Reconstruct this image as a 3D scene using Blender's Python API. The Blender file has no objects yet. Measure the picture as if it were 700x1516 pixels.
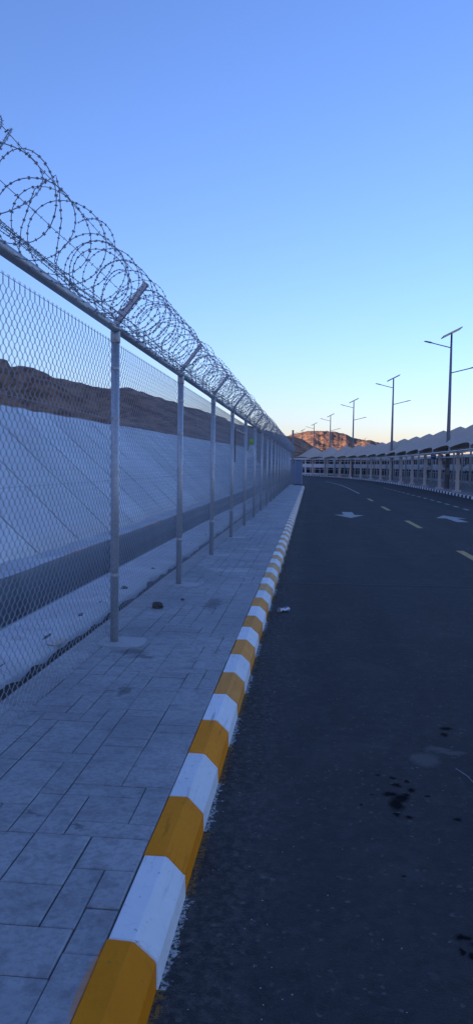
import bpy, math, random
import numpy as np
from mathutils import Vector, Matrix, Euler, noise

R = math.radians
PI = math.pi
scene = bpy.context.scene
col = scene.collection

# ------------------------------------------------------------------ camera
cam_d = bpy.data.cameras.new('camera')
cam = bpy.data.objects.new('camera', cam_d)
col.objects.link(cam)
cam_d.sensor_fit = 'VERTICAL'
cam_d.sensor_height = 36.0
cam_d.lens = 1139.0 / 1516.0 * 36.0
cam_d.clip_start = 0.05
cam_d.clip_end = 6000.0
cam.location = (0, 0, 1.6)
cam.rotation_euler = (Matrix.Rotation(R(5.452), 3, 'Z') @ Matrix.Rotation(R(90 - 3.503), 3, 'X') @ Matrix.Rotation(R(0.9), 3, 'Z')).to_euler()
scene.camera = cam

# ------------------------------------------------------------------ sky, sun, exposure
SUN_EL = R(7.0)
SUN_DIR = Vector((-0.62, -0.785, 0)).normalized()      # towards the sun: low, behind the left hills
world = bpy.data.worlds.new('World')
scene.world = world
world.use_nodes = True
wn = world.node_tree.nodes
wl = world.node_tree.links
bg = wn['Background']
sky = wn.new('ShaderNodeTexSky')
sky.sky_type = 'NISHITA'
sky.sun_disc = False
sky.sun_elevation = SUN_EL
sky.sun_rotation = math.atan2(SUN_DIR.x, SUN_DIR.y)
sky.altitude = 300
sky.air_density = 1.15
sky.dust_density = 0.8
sky.ozone_density = 4.0
wb = wn.new('ShaderNodeMix')                       # the photograph's cool white balance, even over the whole sky
wb.data_type = 'RGBA'
wb.blend_type = 'MULTIPLY'
wb.inputs[0].default_value = 1.0
wb.inputs[7].default_value = (1.10, 0.868, 1.10, 1)
wl.new(sky.outputs[0], wb.inputs[6])
wl.new(wb.outputs[2], bg.inputs[0])
bg.inputs[1].default_value = 0.15

sun_d = bpy.data.lights.new('sun', 'SUN')
sun_d.energy = 5.0
sun_d.angle = R(0.5)
sun_d.color = (1.0, 0.62, 0.36)
sun = bpy.data.objects.new('sun', sun_d)
col.objects.link(sun)
to_sun = Vector((SUN_DIR.x * math.cos(SUN_EL), SUN_DIR.y * math.cos(SUN_EL), math.sin(SUN_EL)))
sun.rotation_euler = to_sun.to_track_quat('Z', 'Y').to_euler()
sun.location = to_sun * 100

vs = scene.view_settings
vs.view_transform = 'Standard'
vs.look = 'None'
vs.exposure = 1.43
vs.gamma = 1.0
vs.use_curve_mapping = False
scene.render.engine = 'CYCLES'

rng = random.Random(11)


# ------------------------------------------------------------------ helpers
def tag(o, label=None, cat=None, group=None, kind=None):
    if label: o['label'] = label
    if cat: o['category'] = cat
    if group: o['group'] = group
    if kind: o['kind'] = kind
    return o


def empty(name, loc=(0, 0, 0), rz=0, parent=None):
    o = bpy.data.objects.new(name, None)
    o.empty_display_size = 0.2
    o.location = loc
    o.rotation_euler = (0, 0, rz)
    o.parent = parent
    col.objects.link(o)
    return o


def link(name, me, parent=None, loc=(0, 0, 0), rz=0):
    o = bpy.data.objects.new(name, me)
    o.location = loc
    o.rotation_euler = (0, 0, rz)
    o.parent = parent
    col.objects.link(o)
    return o


class MB:
    """collects plain geometry for ONE mesh"""
    def __init__(s):
        s.v = []
        s.f = []

    def box(s, x0, x1, y0, y1, z0, z1):
        n = len(s.v)
        s.v += [(x0, y0, z0), (x1, y0, z0), (x1, y1, z0), (x0, y1, z0), (x0, y0, z1), (x1, y0, z1), (x1, y1, z1), (x0, y1, z1)]
        s.f += [(n, n+3, n+2, n+1), (n+4, n+5, n+6, n+7), (n, n+1, n+5, n+4), (n+1, n+2, n+6, n+5), (n+2, n+3, n+7, n+6), (n+3, n, n+4, n+7)]
        return s

    def quad(s, a, b, c, d):
        n = len(s.v)
        s.v += [tuple(a), tuple(b), tuple(c), tuple(d)]
        s.f.append((n, n+1, n+2, n+3))
        return s

    def poly(s, pts):
        n = len(s.v)
        s.v += [tuple(p) for p in pts]
        s.f.append(tuple(range(n, n + len(pts))))
        return s

    def tube(s, pts, r, sides=8, caps=True):
        """sweep along pts; r a number or one per point"""
        pts = [Vector(p) for p in pts]
        m = len(pts)
        rr = r if hasattr(r, '__len__') else [r] * m
        n = len(s.v)
        ref = None
        for i, p in enumerate(pts):
            t = (pts[min(i+1, m-1)] - pts[max(i-1, 0)]).normalized()
            if ref is None:
                ref = Vector((0, 0, 1)) if abs(t.z) < 0.9 else Vector((1, 0, 0))
            a = t.cross(ref)
            if a.length < 1e-5:
                a = t.cross(Vector((1, 0, 0)))
            a.normalize()
            b = a.cross(t).normalized()
            ref = b
            for k in range(sides):
                an = 2 * PI * k / sides
                q = p + (a * math.cos(an) + b * math.sin(an)) * rr[i]
                s.v.append((q.x, q.y, q.z))
        for i in range(m - 1):
            for k in range(sides):
                k2 = (k + 1) % sides
                s.f.append((n + i*sides + k, n + i*sides + k2, n + (i+1)*sides + k2, n + (i+1)*sides + k))
        if caps and sides > 2:
            s.f.append(tuple(n + k for k in reversed(range(sides))))
            s.f.append(tuple(n + (m-1)*sides + k for k in range(sides)))
        return s

    def prism(s, prof, y0, y1):
        """profile in x,z (counter-clockwise seen from -y) extruded along y"""
        n = len(s.v)
        k = len(prof)
        s.v += [(x, y0, z) for x, z in prof] + [(x, y1, z) for x, z in prof]
        for i in range(k):
            j = (i + 1) % k
            s.f.append((n + j, n + i, n + k + i, n + k + j))
        s.f.append(tuple(n + i for i in range(k)))
        s.f.append(tuple(n + k + i for i in reversed(range(k))))
        return s

    def grid(s, rows):
        n = len(s.v)
        c = len(rows[0])
        for r_ in rows:
            s.v += [tuple(p) for p in r_]
        for i in range(len(rows) - 1):
            for j in range(c - 1):
                s.f.append((n + i*c + j, n + i*c + j + 1, n + (i+1)*c + j + 1, n + (i+1)*c + j))
        return s

    def mesh(s, name, mat=None, smooth=False):
        me = bpy.data.meshes.new(name)
        me.from_pydata(s.v, [], s.f)
        if mat: me.materials.append(mat)
        if smooth:
            me.polygons.foreach_set('use_smooth', [True] * len(me.polygons))
        me.update()
        return me

    def build(s, name, mat, parent=None, smooth=False, loc=(0, 0, 0), rz=0):
        return link(name, s.mesh(name, mat, smooth), parent, loc, rz)


def copy_tree(o, parent=None):
    c = o.copy()
    col.objects.link(c)
    c.parent = parent
    for ch in list(o.children):
        copy_tree(ch, c)
    return c


def fbm(x, y, z=0.0, octv=5, H=1.0, lac=2.0):
    return noise.fractal(Vector((x, y, z)), H, lac, octv)


def sstep(a, b, x):
    t = max(0.0, min(1.0, (x - a) / (b - a)))
    return t * t * (3 - 2 * t)


def lerp_tab(tab, x):
    if x <= tab[0][0]: return tab[0][1]
    for (x0, y0), (x1, y1) in zip(tab, tab[1:]):
        if x <= x1:
            return y0 + (y1 - y0) * (x - x0) / (x1 - x0)
    return tab[-1][1]


# ------------------------------------------------------------------ materials
class Mat:
    def __init__(s, name, color=(.5, .5, .5), rough=.7, metal=0.0, spec=.5):
        s.m = bpy.data.materials.new(name)
        s.m.use_nodes = True
        s.nt = s.m.node_tree
        s.b = s.nt.nodes['Principled BSDF']
        s.b.inputs['Base Color'].default_value = (*color, 1)
        s.b.inputs['Roughness'].default_value = rough
        s.b.inputs['Metallic'].default_value = metal
        s.b.inputs['Specular IOR Level'].default_value = spec
        s._pos = None

    def node(s, t, **kw):
        n = s.nt.nodes.new(t)
        for k, v in kw.items():
            setattr(n, k, v)
        return n

    def put(s, val, sock):
        if hasattr(val, 'is_linked') or hasattr(val, 'links'):
            s.nt.links.new(val, sock)
        elif isinstance(val, tuple) and len(val) == 3 and sock.type == 'RGBA':
            sock.default_value = (*val, 1)
        else:
            sock.default_value = val

    @property
    def pos(s):
        if s._pos is None:
            s._pos = s.node('ShaderNodeNewGeometry').outputs['Position']
        return s._pos

    def scaled(s, sc):
        n = s.node('ShaderNodeVectorMath', operation='MULTIPLY')
        s.put(s.pos, n.inputs[0])
        n.inputs[1].default_value = sc
        return n.outputs[0]

    def noise(s, scale, detail=4, rough=.55, dist=0.0, vec=None):
        n = s.node('ShaderNodeTexNoise')
        s.put(vec or s.pos, n.inputs['Vector'])
        n.inputs['Scale'].default_value = scale
        n.inputs['Detail'].default_value = detail
        n.inputs['Roughness'].default_value = rough
        n.inputs['Distortion'].default_value = dist
        return n.outputs['Fac']

    def voronoi(s, scale, feature='F1', out='Distance', vec=None):
        n = s.node('ShaderNodeTexVoronoi', feature=feature)
        s.put(vec or s.pos, n.inputs['Vector'])
        n.inputs['Scale'].default_value = scale
        return n.outputs[out]

    def ramp(s, fac, stops, interp='LINEAR'):
        n = s.node('ShaderNodeValToRGB')
        n.color_ramp.interpolation = interp
        e = n.color_ramp.elements
        while len(e) < len(stops):
            e.new(0.5)
        for el, (p, c) in zip(e, stops):
            el.position = p
            el.color = (*c, 1) if isinstance(c, tuple) else (c, c, c, 1)
        s.put(fac, n.inputs[0])
        return n.outputs[0]

    def mix(s, fac, a, b, mode='MIX'):
        n = s.node('ShaderNodeMix', data_type='RGBA', blend_type=mode)
        s.put(fac, n.inputs[0])
        s.put(a, n.inputs[6])
        s.put(b, n.inputs[7])
        return n.outputs[2]

    def math(s, op, a, b=0.0, c=0.0):
        n = s.node('ShaderNodeMath', operation=op)
        s.put(a, n.inputs[0])
        s.put(b, n.inputs[1])
        if len(n.inputs) > 2: s.put(c, n.inputs[2])
        return n.outputs[0]

    def sep(s):
        n = s.node('ShaderNodeSeparateXYZ')
        s.put(s.pos, n.inputs[0])
        return n.outputs

    def rand(s):
        return s.node('ShaderNodeObjectInfo').outputs['Random']

    def color(s, v): s.put(v, s.b.inputs['Base Color']); return s

    def rough(s, v): s.put(v, s.b.inputs['Roughness']); return s

    def bump(s, h, strength=.3, dist=.01):
        n = s.node('ShaderNodeBump')
        n.inputs['Strength'].default_value = strength
        n.inputs['Distance'].default_value = dist
        s.put(h, n.inputs['Height'])
        s.nt.links.new(n.outputs[0], s.b.inputs['Normal'])
        return s

    def spots(s, pts, warp=0.05, wscale=9.0):
        """mask of irregular flat spots on the ground: (x, y, rx, ry)"""
        off = s.node('ShaderNodeTexNoise')
        s.put(s.pos, off.inputs['Vector'])
        off.inputs['Scale'].default_value = wscale
        off.inputs['Detail'].default_value = 3
        sub = s.node('ShaderNodeVectorMath', operation='SUBTRACT')
        s.put(off.outputs['Color'], sub.inputs[0]); sub.inputs[1].default_value = (.5, .5, .5)
        sc = s.node('ShaderNodeVectorMath', operation='SCALE')
        s.put(sub.outputs[0], sc.inputs[0]); sc.inputs['Scale'].default_value = warp * 2
        ad = s.node('ShaderNodeVectorMath', operation='ADD')
        s.put(s.pos, ad.inputs[0]); s.put(sc.outputs[0], ad.inputs[1])
        best = None
        for (x, y, rx, ry) in pts:
            a = s.node('ShaderNodeVectorMath', operation='SUBTRACT')
            s.put(ad.outputs[0], a.inputs[0]); a.inputs[1].default_value = (x, y, 0)
            b = s.node('ShaderNodeVectorMath', operation='MULTIPLY')
            s.put(a.outputs[0], b.inputs[0]); b.inputs[1].default_value = (1/rx, 1/ry, 0)
            l = s.node('ShaderNodeVectorMath', operation='LENGTH')
            s.put(b.outputs[0], l.inputs[0])
            best = l.outputs['Value'] if best is None else s.math('MINIMUM', best, l.outputs['Value'])
        return best


M = {}

# asphalt with aggregate, stains, dust and spilled kerb paint along the kerb foot
KB0, KBL = 2.22, 0.512
KY_OUT = -0.425
a = Mat('asphalt', rough=.85, spec=.3)
big = a.noise(.55, 5, .6)
agg = a.voronoi(170)
fine = a.noise(320, 2, .7)
base = a.mix(a.ramp(big, [(.3, 0.0), (.7, 1.0)]), (.036, .038, .043), (.062, .064, .068))
trk = a.noise(1.0, 5, .6, 0, a.scaled((1.5, .10, 1)))
base = a.mix(a.ramp(trk, [(.42, 0.0), (.62, .55)]), base, (.024, .025, .028))
base = a.mix(a.ramp(agg, [(.0, .0), (.6, .35)]), base, (.016, .016, .018))
base = a.mix(a.ramp(a.noise(13, 6, .7, .3), [(.40, .55), (.58, 0.0)]), base, (.020, .020, .022))
base = a.mix(a.ramp(a.noise(33, 5, .75), [(.56, .0), (.70, .5)]), base, (.085, .083, .08))
base = a.mix(a.ramp(a.noise(6, 7, .75, .8), [(.56, 0.0), (.74, .45)]), base, (.12, .118, .112))
chips = a.ramp(a.voronoi(70, out='Color'), [(.86, 0.0), (.93, .6)])
base = a.mix(chips, base, (.13, .125, .115))
dust = a.ramp(a.noise(1.9, 6, .62, .6), [(.52, 0.0), (.78, .35)])
base = a.mix(dust, base, (.10, .095, .085))
dp = a.spots([(.66, 4.22, .10, .13), (.74, 4.38, .09, .05), (.80, 4.33, .10, .04)], .07, 7)
base = a.mix(a.ramp(dp, [(.5, .55), (1.1, 0.0)]), base, (.14, .13, .12))
stn = [(.44, 3.63, .045, .10), (.47, 3.70, .05, .06), (.42, 3.74, .05, .035), (.50, 3.74, .03, .03), (.53, 3.80, .028, .03), (.46, 3.85, .04, .03),
       (.45, 3.94, .025, .022), (.38, 3.97, .02, .02), (.52, 3.90, .02, .02), (.43, 3.52, .025, .025), (.48, 3.50, .026, .022), (.60, 3.74, .018, .018),
       (.33, 3.72, .012, .014), (.27, 3.60, .012, .014), (.86, 4.75, .055, .04), (.83, 4.64, .03, .05),
       (.55, 2.60, .035, .03), (.60, 2.56, .04, .035), (.57, 2.50, .03, .03), (.62, 2.64, .035, .03), (.53, 2.52, .015, .02), (.66, 2.53, .05, .04),
       (.40, 2.98, .014, .014), (.70, 3.5, .03, .02), (.75, 3.2, .02, .02)]
sp = a.spots(stn, .022, 26)
wet = a.ramp(sp, [(.45, .92), (1.1, 0.0)])
base = a.mix(wet, base, (.007, .007, .008))
snd = a.math('MULTIPLY', a.ramp(a.math('ADD', a.math('MULTIPLY', a.sep()[0], 1.0), a.math('MULTIPLY', a.noise(3, 5, .7), .5)), [(.02, .42), (.22, 0.0)]), a.ramp(a.noise(24, 5, .75), [(.45, 0.0), (.62, 1.0)]))
base = a.mix(snd, base, (.14, .135, .125))
X, Y, Z = a.sep()
blk = a.math('GREATER_THAN', a.math('FRACT', a.math('DIVIDE', a.math('SUBTRACT', Y, KB0), 2 * KBL)), .5)
pc = a.mix(blk, (.62, .62, .60), (.30, .18, .03))
edge = a.math('ADD', X, a.math('MULTIPLY', a.noise(28, 4, .7), -.14))
near = a.ramp(a.math('ADD', a.math('MULTIPLY', edge, 4), 2.5), [(.575, 1.0), (.60, 0.0)])
inroad = a.math('LESS_THAN', Y, 57.5)
pm = a.math('MULTIPLY', a.math('MULTIPLY', near, inroad), a.ramp(a.noise(60, 4, .75), [(.44, .0), (.54, .75)]))
base = a.mix(pm, base, pc)
a.color(base)
a.rough(.92)
a.put(a.math('MULTIPLY', a.math('SUBTRACT', 1.0, wet), .3), a.b.inputs['Specular IOR Level'])
a.bump(a.math('ADD', agg, a.math('MULTIPLY', fine, .6)), .55, .006)
M['asphalt'] = a.m

# stamped concrete of the pavement
a = Mat('stamped_concrete', rough=.68, spec=.5)
n1 = a.noise(1.1, 6, .6, .4)
n2 = a.noise(11, 7, .72, .15)
base = a.mix(a.ramp(n1, [(.32, 0.0), (.68, 1.0)]), (.245, .25, .26), (.375, .378, .38))
base = a.mix(a.ramp(n2, [(.36, .5), (.52, 0.0)]), base, (.14, .14, .145))
base = a.mix(a.ramp(a.noise(38, 5, .7), [(.38, .35), (.55, 0.0)]), base, (.11, .11, .115))
tint = a.ramp(a.rand(), [(0, .92), (1, 1.06)])
base = a.mix(1.0, base, tint, 'MULTIPLY')
lt = a.ramp(a.noise(4.2, 6, .7, .8), [(.60, 0.0), (.72, .45)])
base = a.mix(lt, base, (.38, .37, .36))
drk = a.spots([(-1.16, 4.72, .06, .10), (-1.12, 4.78, .03, .05), (-1.35, 5.75, .16, .13), (-1.22, 5.62, .12, .07), (-.98, 7.9, .10, .45), (-1.1, 3.0, .05, .03), (-.9, 2.9, .05, .02)], .10, 13)
base = a.mix(a.ramp(drk, [(.45, .62), (1.1, 0.0)]), base, (.05, .05, .055))
wrn = a.spots([(-.95, 10.5, .32, .25), (-1.25, 10.4, .12, .35), (-.8, 9.9, .2, .06), (-1.0, 13.2, .3, .2)], .30, 8)
base = a.mix(a.ramp(wrn, [(.5, .55), (1.2, 0.0)]), base, (.50, .48, .46))
pys = a.spots([(-.596, 2.0, .016, .16), (-.592, 2.12, .01, .07), (-.59, 4.2, .008, .08)], .012, 22)
base = a.mix(a.ramp(pys, [(.6, .55), (1.0, 0.0)]), base, (.62, .20, .01))
base = a.mix(a.ramp(a.voronoi(60), [(.03, .5), (.10, 0.0)]), base, (.07, .07, .07))
a.color(base)
a.bump(a.math('ADD', a.math('MULTIPLY', n2, 1.0), a.math('MULTIPLY', a.noise(60, 5, .7), .35)), .45, .008)
M['slab'] = a.m

a = Mat('joint_concrete', rough=.9)
a.color(a.mix(a.noise(12, 5), (.065, .065, .068), (.12, .119, .117)))
M['joint'] = a.m

a = Mat('footing_mortar', rough=.85)
a.color(a.mix(a.noise(6, 6, .65), (.33, .335, .34), (.46, .46, .455)))
a.bump(a.noise(50, 5), .3, .005)
M['mortar'] = a.m


def paint(name, c0, c1, chip=(.22, .21, .20), spec=.3):
    a = Mat(name, rough=.7, spec=spec)
    n = a.noise(5, 6, .6, .3)
    b = a.mix(a.ramp(n, [(.35, 0.0), (.7, 1.0)]), c0, c1)
    b = a.mix(1.0, b, a.ramp(a.rand(), [(0, .88), (1, 1.05)]), 'MULTIPLY')
    ch = a.ramp(a.noise(30, 7, .75), [(.62, 0.0), (.66, .85)])
    b = a.mix(ch, b, chip)
    dirt = a.ramp(a.noise(17, 5, .7, 1.0), [(.55, 0.0), (.8, .4)])
    b = a.mix(dirt, b, tuple(v * .55 for v in c0))
    scf = a.math('MULTIPLY', a.ramp(a.noise(7, 6, .7, 0, a.scaled((6, .35, 6))), [(.56, 0.0), (.68, .55)]), a.ramp(a.noise(2.2, 3, .6), [(.42, 0.0), (.6, 1.0)]))
    b = a.mix(scf, b, tuple(v * .30 for v in c0))
    a.color(b)
    a.bump(a.math('ADD', a.noise(55, 6, .7), n), .4, .008)
    return a.m


M['kerb_white'] = paint('white_kerb_paint', (.76, .77, .77), (.84, .84, .83))
M['kerb_yellow'] = paint('yellow_kerb_paint', (.82, .245, .004), (.90, .285, .005), (.40, .2, .04), .12)
M['kerb_yellow_mid'] = paint('mid_yellow_kerb_paint', (.72, .27, .035), (.80, .33, .06), (.45, .3, .14), .2)  # paler yellow for blocks at middle distance from the camera
M['kerb_yellow_pale'] = paint('pale_yellow_kerb_paint', (.66, .36, .13), (.74, .43, .18), (.5, .4, .25), .25)  # palest yellow, for the blocks farthest from the camera
M['kerb_black'] = paint('black_kerb_paint', (.03, .03, .032), (.045, .045, .045), (.12, .12, .12))


def concrete(name, c0, c1, sc=.8, dark=None, streak=False):
    a = Mat(name, rough=.88, spec=.3)
    n = a.noise(sc, 7, .62, .5)
    b = a.mix(a.ramp(n, [(.3, 0.0), (.7, 1.0)]), c0, c1)
    if dark:
        b = a.mix(a.ramp(a.noise(sc * 3.1, 6, .7, 1.2), [(.55, 0.0), (.72, .6)]), b, dark)
    if streak:
        b = a.mix(a.ramp(a.noise(2.2, 6, .65, .2, a.scaled((.22, 1.6, .22))), [(.50, 0.0), (.70, .22)]), b, tuple(v * .6 for v in c0))
    b = a.mix(1.0, b, a.ramp(a.rand(), [(0, .90), (1, 1.05)]), 'MULTIPLY')
    a.color(b)
    a.bump(a.math('ADD', a.noise(7, 6, .65), a.math('MULTIPLY', a.noise(45, 4), .3)), .4, .03)
    return a.m


M['shotcrete'] = concrete('shotcrete', (.64, .65, .66), (.78, .785, .785), .7, (.54, .545, .55))
M['apron'] = concrete('apron_concrete', (.42, .42, .425), (.62, .615, .61), 1.1, (.26, .26, .255))
M['channel'] = concrete('channel_concrete', (.19, .20, .215), (.29, .295, .31), .6, (.14, .145, .15))
M['paving'] = concrete('parking_paving', (.24, .235, .225), (.33, .32, .31), .4)
M['plinth'] = concrete('plinth_concrete', (.45, .45, .44), (.55, .54, .53), 1.5)

a = Mat('galvanised_steel', rough=.5, metal=.55, spec=.5)
sp_ = a.voronoi(70, out='Color')
a.color(a.mix(a.ramp(sp_, [(.0, 0.0), (1, 1.0)]), (.40, .42, .44), (.53, .545, .56)))
a.rough(a.ramp(a.noise(30, 4), [(.3, .38), (.7, .6)]))
M['galv'] = a.m
a = Mat('chain_link_wire', (.36, .38, .40), rough=.45, metal=.3)
M['wire'] = a.m
a = Mat('razor_wire_steel', (.34, .355, .38), rough=.5, metal=.5)
M['razor'] = a.m
a = Mat('lamp_pole_paint', rough=.55, metal=.2)
a.color(a.mix(a.noise(3, 4), (.20, .205, .22), (.26, .265, .275)))
M['pole'] = a.m
M['solar'] = Mat('solar_glass', (.012, .016, .03), rough=.25).m
M['lamphead'] = Mat('lamp_head', (.16, .16, .17), rough=.5).m
a = Mat('cream_steel', rough=.5)
a.color(a.mix(a.noise(2, 4), (.50, .48, .43), (.60, .575, .52)))
M['cream'] = a.m
a = Mat('canopy_fabric', rough=.8)
a.color(a.mix(a.noise(.7, 5, .6), (.46, .39, .30), (.54, .465, .37)))
a.b.inputs['Transmission Weight'].default_value = 0
M['fabric'] = a.m
a = Mat('cabin_wall', rough=.6)
a.color(a.mix(a.noise(1.2, 5), (.62, .62, .60), (.72, .715, .69)))
M['cabin'] = a.m
a = Mat('window_glass', (.02, .028, .04), rough=.12, spec=.5)
a.color(a.mix(a.ramp(a.noise(.9, 2), [(.35, 0.0), (.65, 1.0)]), (.012, .016, .022), (.05, .06, .07)))
M['glass'] = a.m
M['blue'] = Mat('blue_sign', (.02, .16, .34), rough=.45).m
M['signwhite'] = Mat('sign_white', (.7, .72, .72), rough=.5).m
a = Mat('worn_road_paint', rough=.75)
wm = a.ramp(a.noise(26, 6, .75), [(.36, 1.0), (.52, 0.0)])
a.color(a.mix(wm, (.36, .36, .34), (.06, .06, .062)))
M['mark'] = a.m
a = Mat('worn_yellow_road_paint', rough=.75)
wm = a.ramp(a.noise(26, 6, .75), [(.36, 1.0), (.5, 0.0)])
a.color(a.mix(wm, (.50, .32, .09), (.06, .06, .062)))
M['ymark'] = a.m


def rockmat(name, c0, c1, c2, c3):
    a = Mat(name, rough=.95, spec=.1)
    n = a.noise(.035, 8, .68, .6)
    m_ = a.noise(.25, 8, .72, .4)
    b = a.mix(a.ramp(n, [(.35, 0.0), (.65, 1.0)]), c0, c1)
    b = a.mix(a.ramp(m_, [(.42, .8), (.56, 0.0)]), b, c2)
    b = a.mix(a.ramp(a.noise(.7, 6, .7), [(.58, 0.0), (.72, .6)]), b, c3)
    a.color(b)
    a.bump(a.math('ADD', m_, a.math('MULTIPLY', a.noise(1.1, 7, .7), .4)), 1.0, 2.2)
    return a.m


M['rock'] = rockmat('brown_rock', (.42, .245, .16), (.52, .33, .225), (.16, .092, .062), (.58, .42, .31))
M['rockfar'] = rockmat('reddish_rock', (.26, .165, .12), (.38, .25, .18), (.055, .042, .036), (.46, .36, .29))
a = Mat('desert_gravel', rough=.95, spec=.1)
b = a.mix(a.noise(.08, 7, .65), (.20, .16, .125), (.29, .24, .19))
b = a.mix(a.ramp(a.noise(2.2, 6, .7), [(.5, 0.0), (.7, .6)]), b, (.14, .11, .09))
a.color(b)
a.bump(a.noise(3, 6, .7), .8, .15)
M['earth'] = a.m
a = Mat('dark_soil', rough=.95, spec=.1)
a.color(a.mix(a.noise(14, 6, .7), (.045, .042, .04), (.12, .115, .105)))
a.bump(a.noise(25, 6, .7), .9, .03)
M['soil'] = a.m
M['stone'] = concrete('dark_stone', (.06, .055, .05), (.12, .11, .1), 20)
a = Mat('leaf', rough=.6)
a.color(a.mix(a.noise(3, 3), (.045, .065, .03), (.09, .10, .045)))
M['leaf'] = a.m
a = Mat('bark', rough=.9)
a.color(a.mix(a.noise(20, 4), (.12, .09, .065), (.2, .16, .12)))
M['bark'] = a.m

# ------------------------------------------------------------------ ground, road
# right-hand kerb path in plan (x, y); the road bends left far ahead
KPATH = [(8.3, 8), (8.35, 36), (8.4, 50), (8.3, 60), (8.05, 70), (7.6, 80), (6.7, 92), (5.4, 102), (3.6, 112), (1.0, 121), (-2.4, 128.5), (-7, 134), (-13, 138)]


def catmull(P, per=12):
    out = []
    Q = [P[0]] + list(P) + [P[-1]]
    for i in range(1, len(Q) - 2):
        p0, p1, p2, p3 = [np.array(q, float) for q in Q[i-1:i+3]]
        for k in range(per):
            t = k / per
            out.append(.5 * ((2*p1) + (-p0+p2)*t + (2*p0-5*p1+4*p2-p3)*t*t + (-p0+3*p1-3*p2+p3)*t**3))
    out.append(np.array(P[-1], float))
    return np.array(out)


KP = catmull(KPATH)
KS = np.concatenate([[0], np.cumsum(np.linalg.norm(np.diff(KP, axis=0), axis=1))])


def kpt(s_, off=0.0):
    """point at arc length s on the right kerb, pushed off metres to the right; and heading angle"""
    x = np.interp(s_, KS, KP[:, 0]); y = np.interp(s_, KS, KP[:, 1])
    e = .4
    dx = np.interp(s_ + e, KS, KP[:, 0]) - np.interp(s_ - e, KS, KP[:, 0])
    dy = np.interp(s_ + e, KS, KP[:, 1]) - np.interp(s_ - e, KS, KP[:, 1])
    l = math.hypot(dx, dy)
    tx, ty = dx / l, dy / l
    return x + ty * off, y - tx * off, math.atan2(-tx, ty)     # rotz that turns +y onto the path


def ks_at_y(y):
    return float(np.interp(y, KP[:, 1], KS))


g = MB()
g.quad((-1.7, -400, -.06), (3000, -400, -.06), (3000, 90, -.06), (-1.7, 90, -.06))
g.quad((-3000, 90, -.06), (3000, 90, -.06), (3000, 4000, -.06), (-3000, 4000, -.06))
tag(g.build('ground', M['earth']), kind='structure')

# the road: left edge straight to the pavement's end, right edge along the kerb path
END = 58.0
lft = []
for y in np.arange(-14, END - 1.2 + .01, 2.0): lft.append((-0.45, y))
for k in range(9):
    an = R(90 * k / 8)
    lft.append((-1.65 + 1.2 * math.cos(an), END - 1.2 + 1.2 * math.sin(an)))
lft += [(-2.6, END + .0), (-3.4, END + 3), (-3.6, 75), (-4.0, 88), (-7, 100), (-12, 108), (-22, 114)]
rgt = [(kpt(s_)[0] + .05, kpt(s_)[1]) for s_ in np.linspace(0, KS[-1], 60)]
rgt = [(8.35, -14)] + rgt
N = 80


def resample(P, n):
    P = np.array(P, float)
    d = np.concatenate([[0], np.cumsum(np.linalg.norm(np.diff(P, axis=0), axis=1))])
    t = np.linspace(0, d[-1], n)
    return np.stack([np.interp(t, d, P[:, 0]), np.interp(t, d, P[:, 1])], 1)


rows = []
yl = np.concatenate([np.linspace(-14, 56, 36)])
for y in yl:
    xs0 = -0.45
    xs1 = float(np.interp(y, [p[1] for p in rgt], [p[0] for p in rgt]))
    rows.append([(xs0 + (xs1 - xs0) * k / 6, y, 0) for k in range(7)])
road_mb = MB().grid(rows)
Lf = resample([p for p in lft if p[1] >= 56], 40)
Rf = resample([(float(np.interp(56, [p[1] for p in rgt], [p[0] for p in rgt])), 56)] + [p for p in rgt if p[1] > 56], 40)
Lf[0] = (-0.45, 56)
road_mb.grid([[(l[0] + (r_[0] - l[0]) * k / 6, l[1] + (r_[1] - l[1]) * k / 6, 0) for k in range(7)] for l, r_ in zip(Lf, Rf)])
road = tag(road_mb.build('road', M['asphalt']), kind='structure')

# painted markings, 4 mm above the asphalt
def strip(name, x0, y0, x1, y1, w, mat):
    dx, dy = x1 - x0, y1 - y0
    l = math.hypot(dx, dy)
    nx, ny = dy / l * w / 2, -dx / l * w / 2
    return MB().quad((x0 - nx, y0 - ny, .004), (x0 + nx, y0 + ny, .004), (x1 + nx, y1 + ny, .004), (x1 - nx, y1 - ny, .004)).build(name, mat, road)


for y0, y1 in ((12.4, 15.2), (20.7, 23.5), (28.9, 31.6), (36.6, 39.3)):
    strip('lane_dash', 2.92, y0, 2.90, y1, .15, M['ymark'])
pl = [(2.9, 46.5), (2.85, 52), (2.78, 58), (2.6, 66), (2.2, 74), (1.6, 82)]
for p, q in zip(pl, pl[1:]):
    strip('lane_line', p[0], p[1], q[0], q[1], .10, M['mark'])
y = 26.0
while y < 60:
    xx = 6.05 - max(0, (y - 38)) * .017
    strip('bay_dash', xx, y, xx - .01, y + 1.0, .13, M['mark'])
    y += 2.1
# far-pointing and near-pointing lane arrows
ar = MB()
ar.poly([(1.27, 24.2, .004), (1.78, 25.7, .004), (1.47, 25.7, .004), (1.47, 27.3, .004), (1.11, 27.3, .004), (1.11, 25.7, .004), (.80, 25.7, .004)])
ar.build('lane_arrow', M['mark'], road)
ar = MB()
ar.poly([(4.47, 26.5, .004), (4.00, 25.0, .004), (4.30, 25.0, .004), (4.36, 23.4, .004), (4.70, 23.4, .004), (4.64, 25.0, .004), (4.96, 25.0, .004)])
ar.build('lane_arrow', M['mark'], road)
# transverse construction seam (thin raised bitumen line)
strip('seal_line', -.38, 10.45, 2.2, 10.6, .03, M['mark'] if False else M['joint'])

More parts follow.
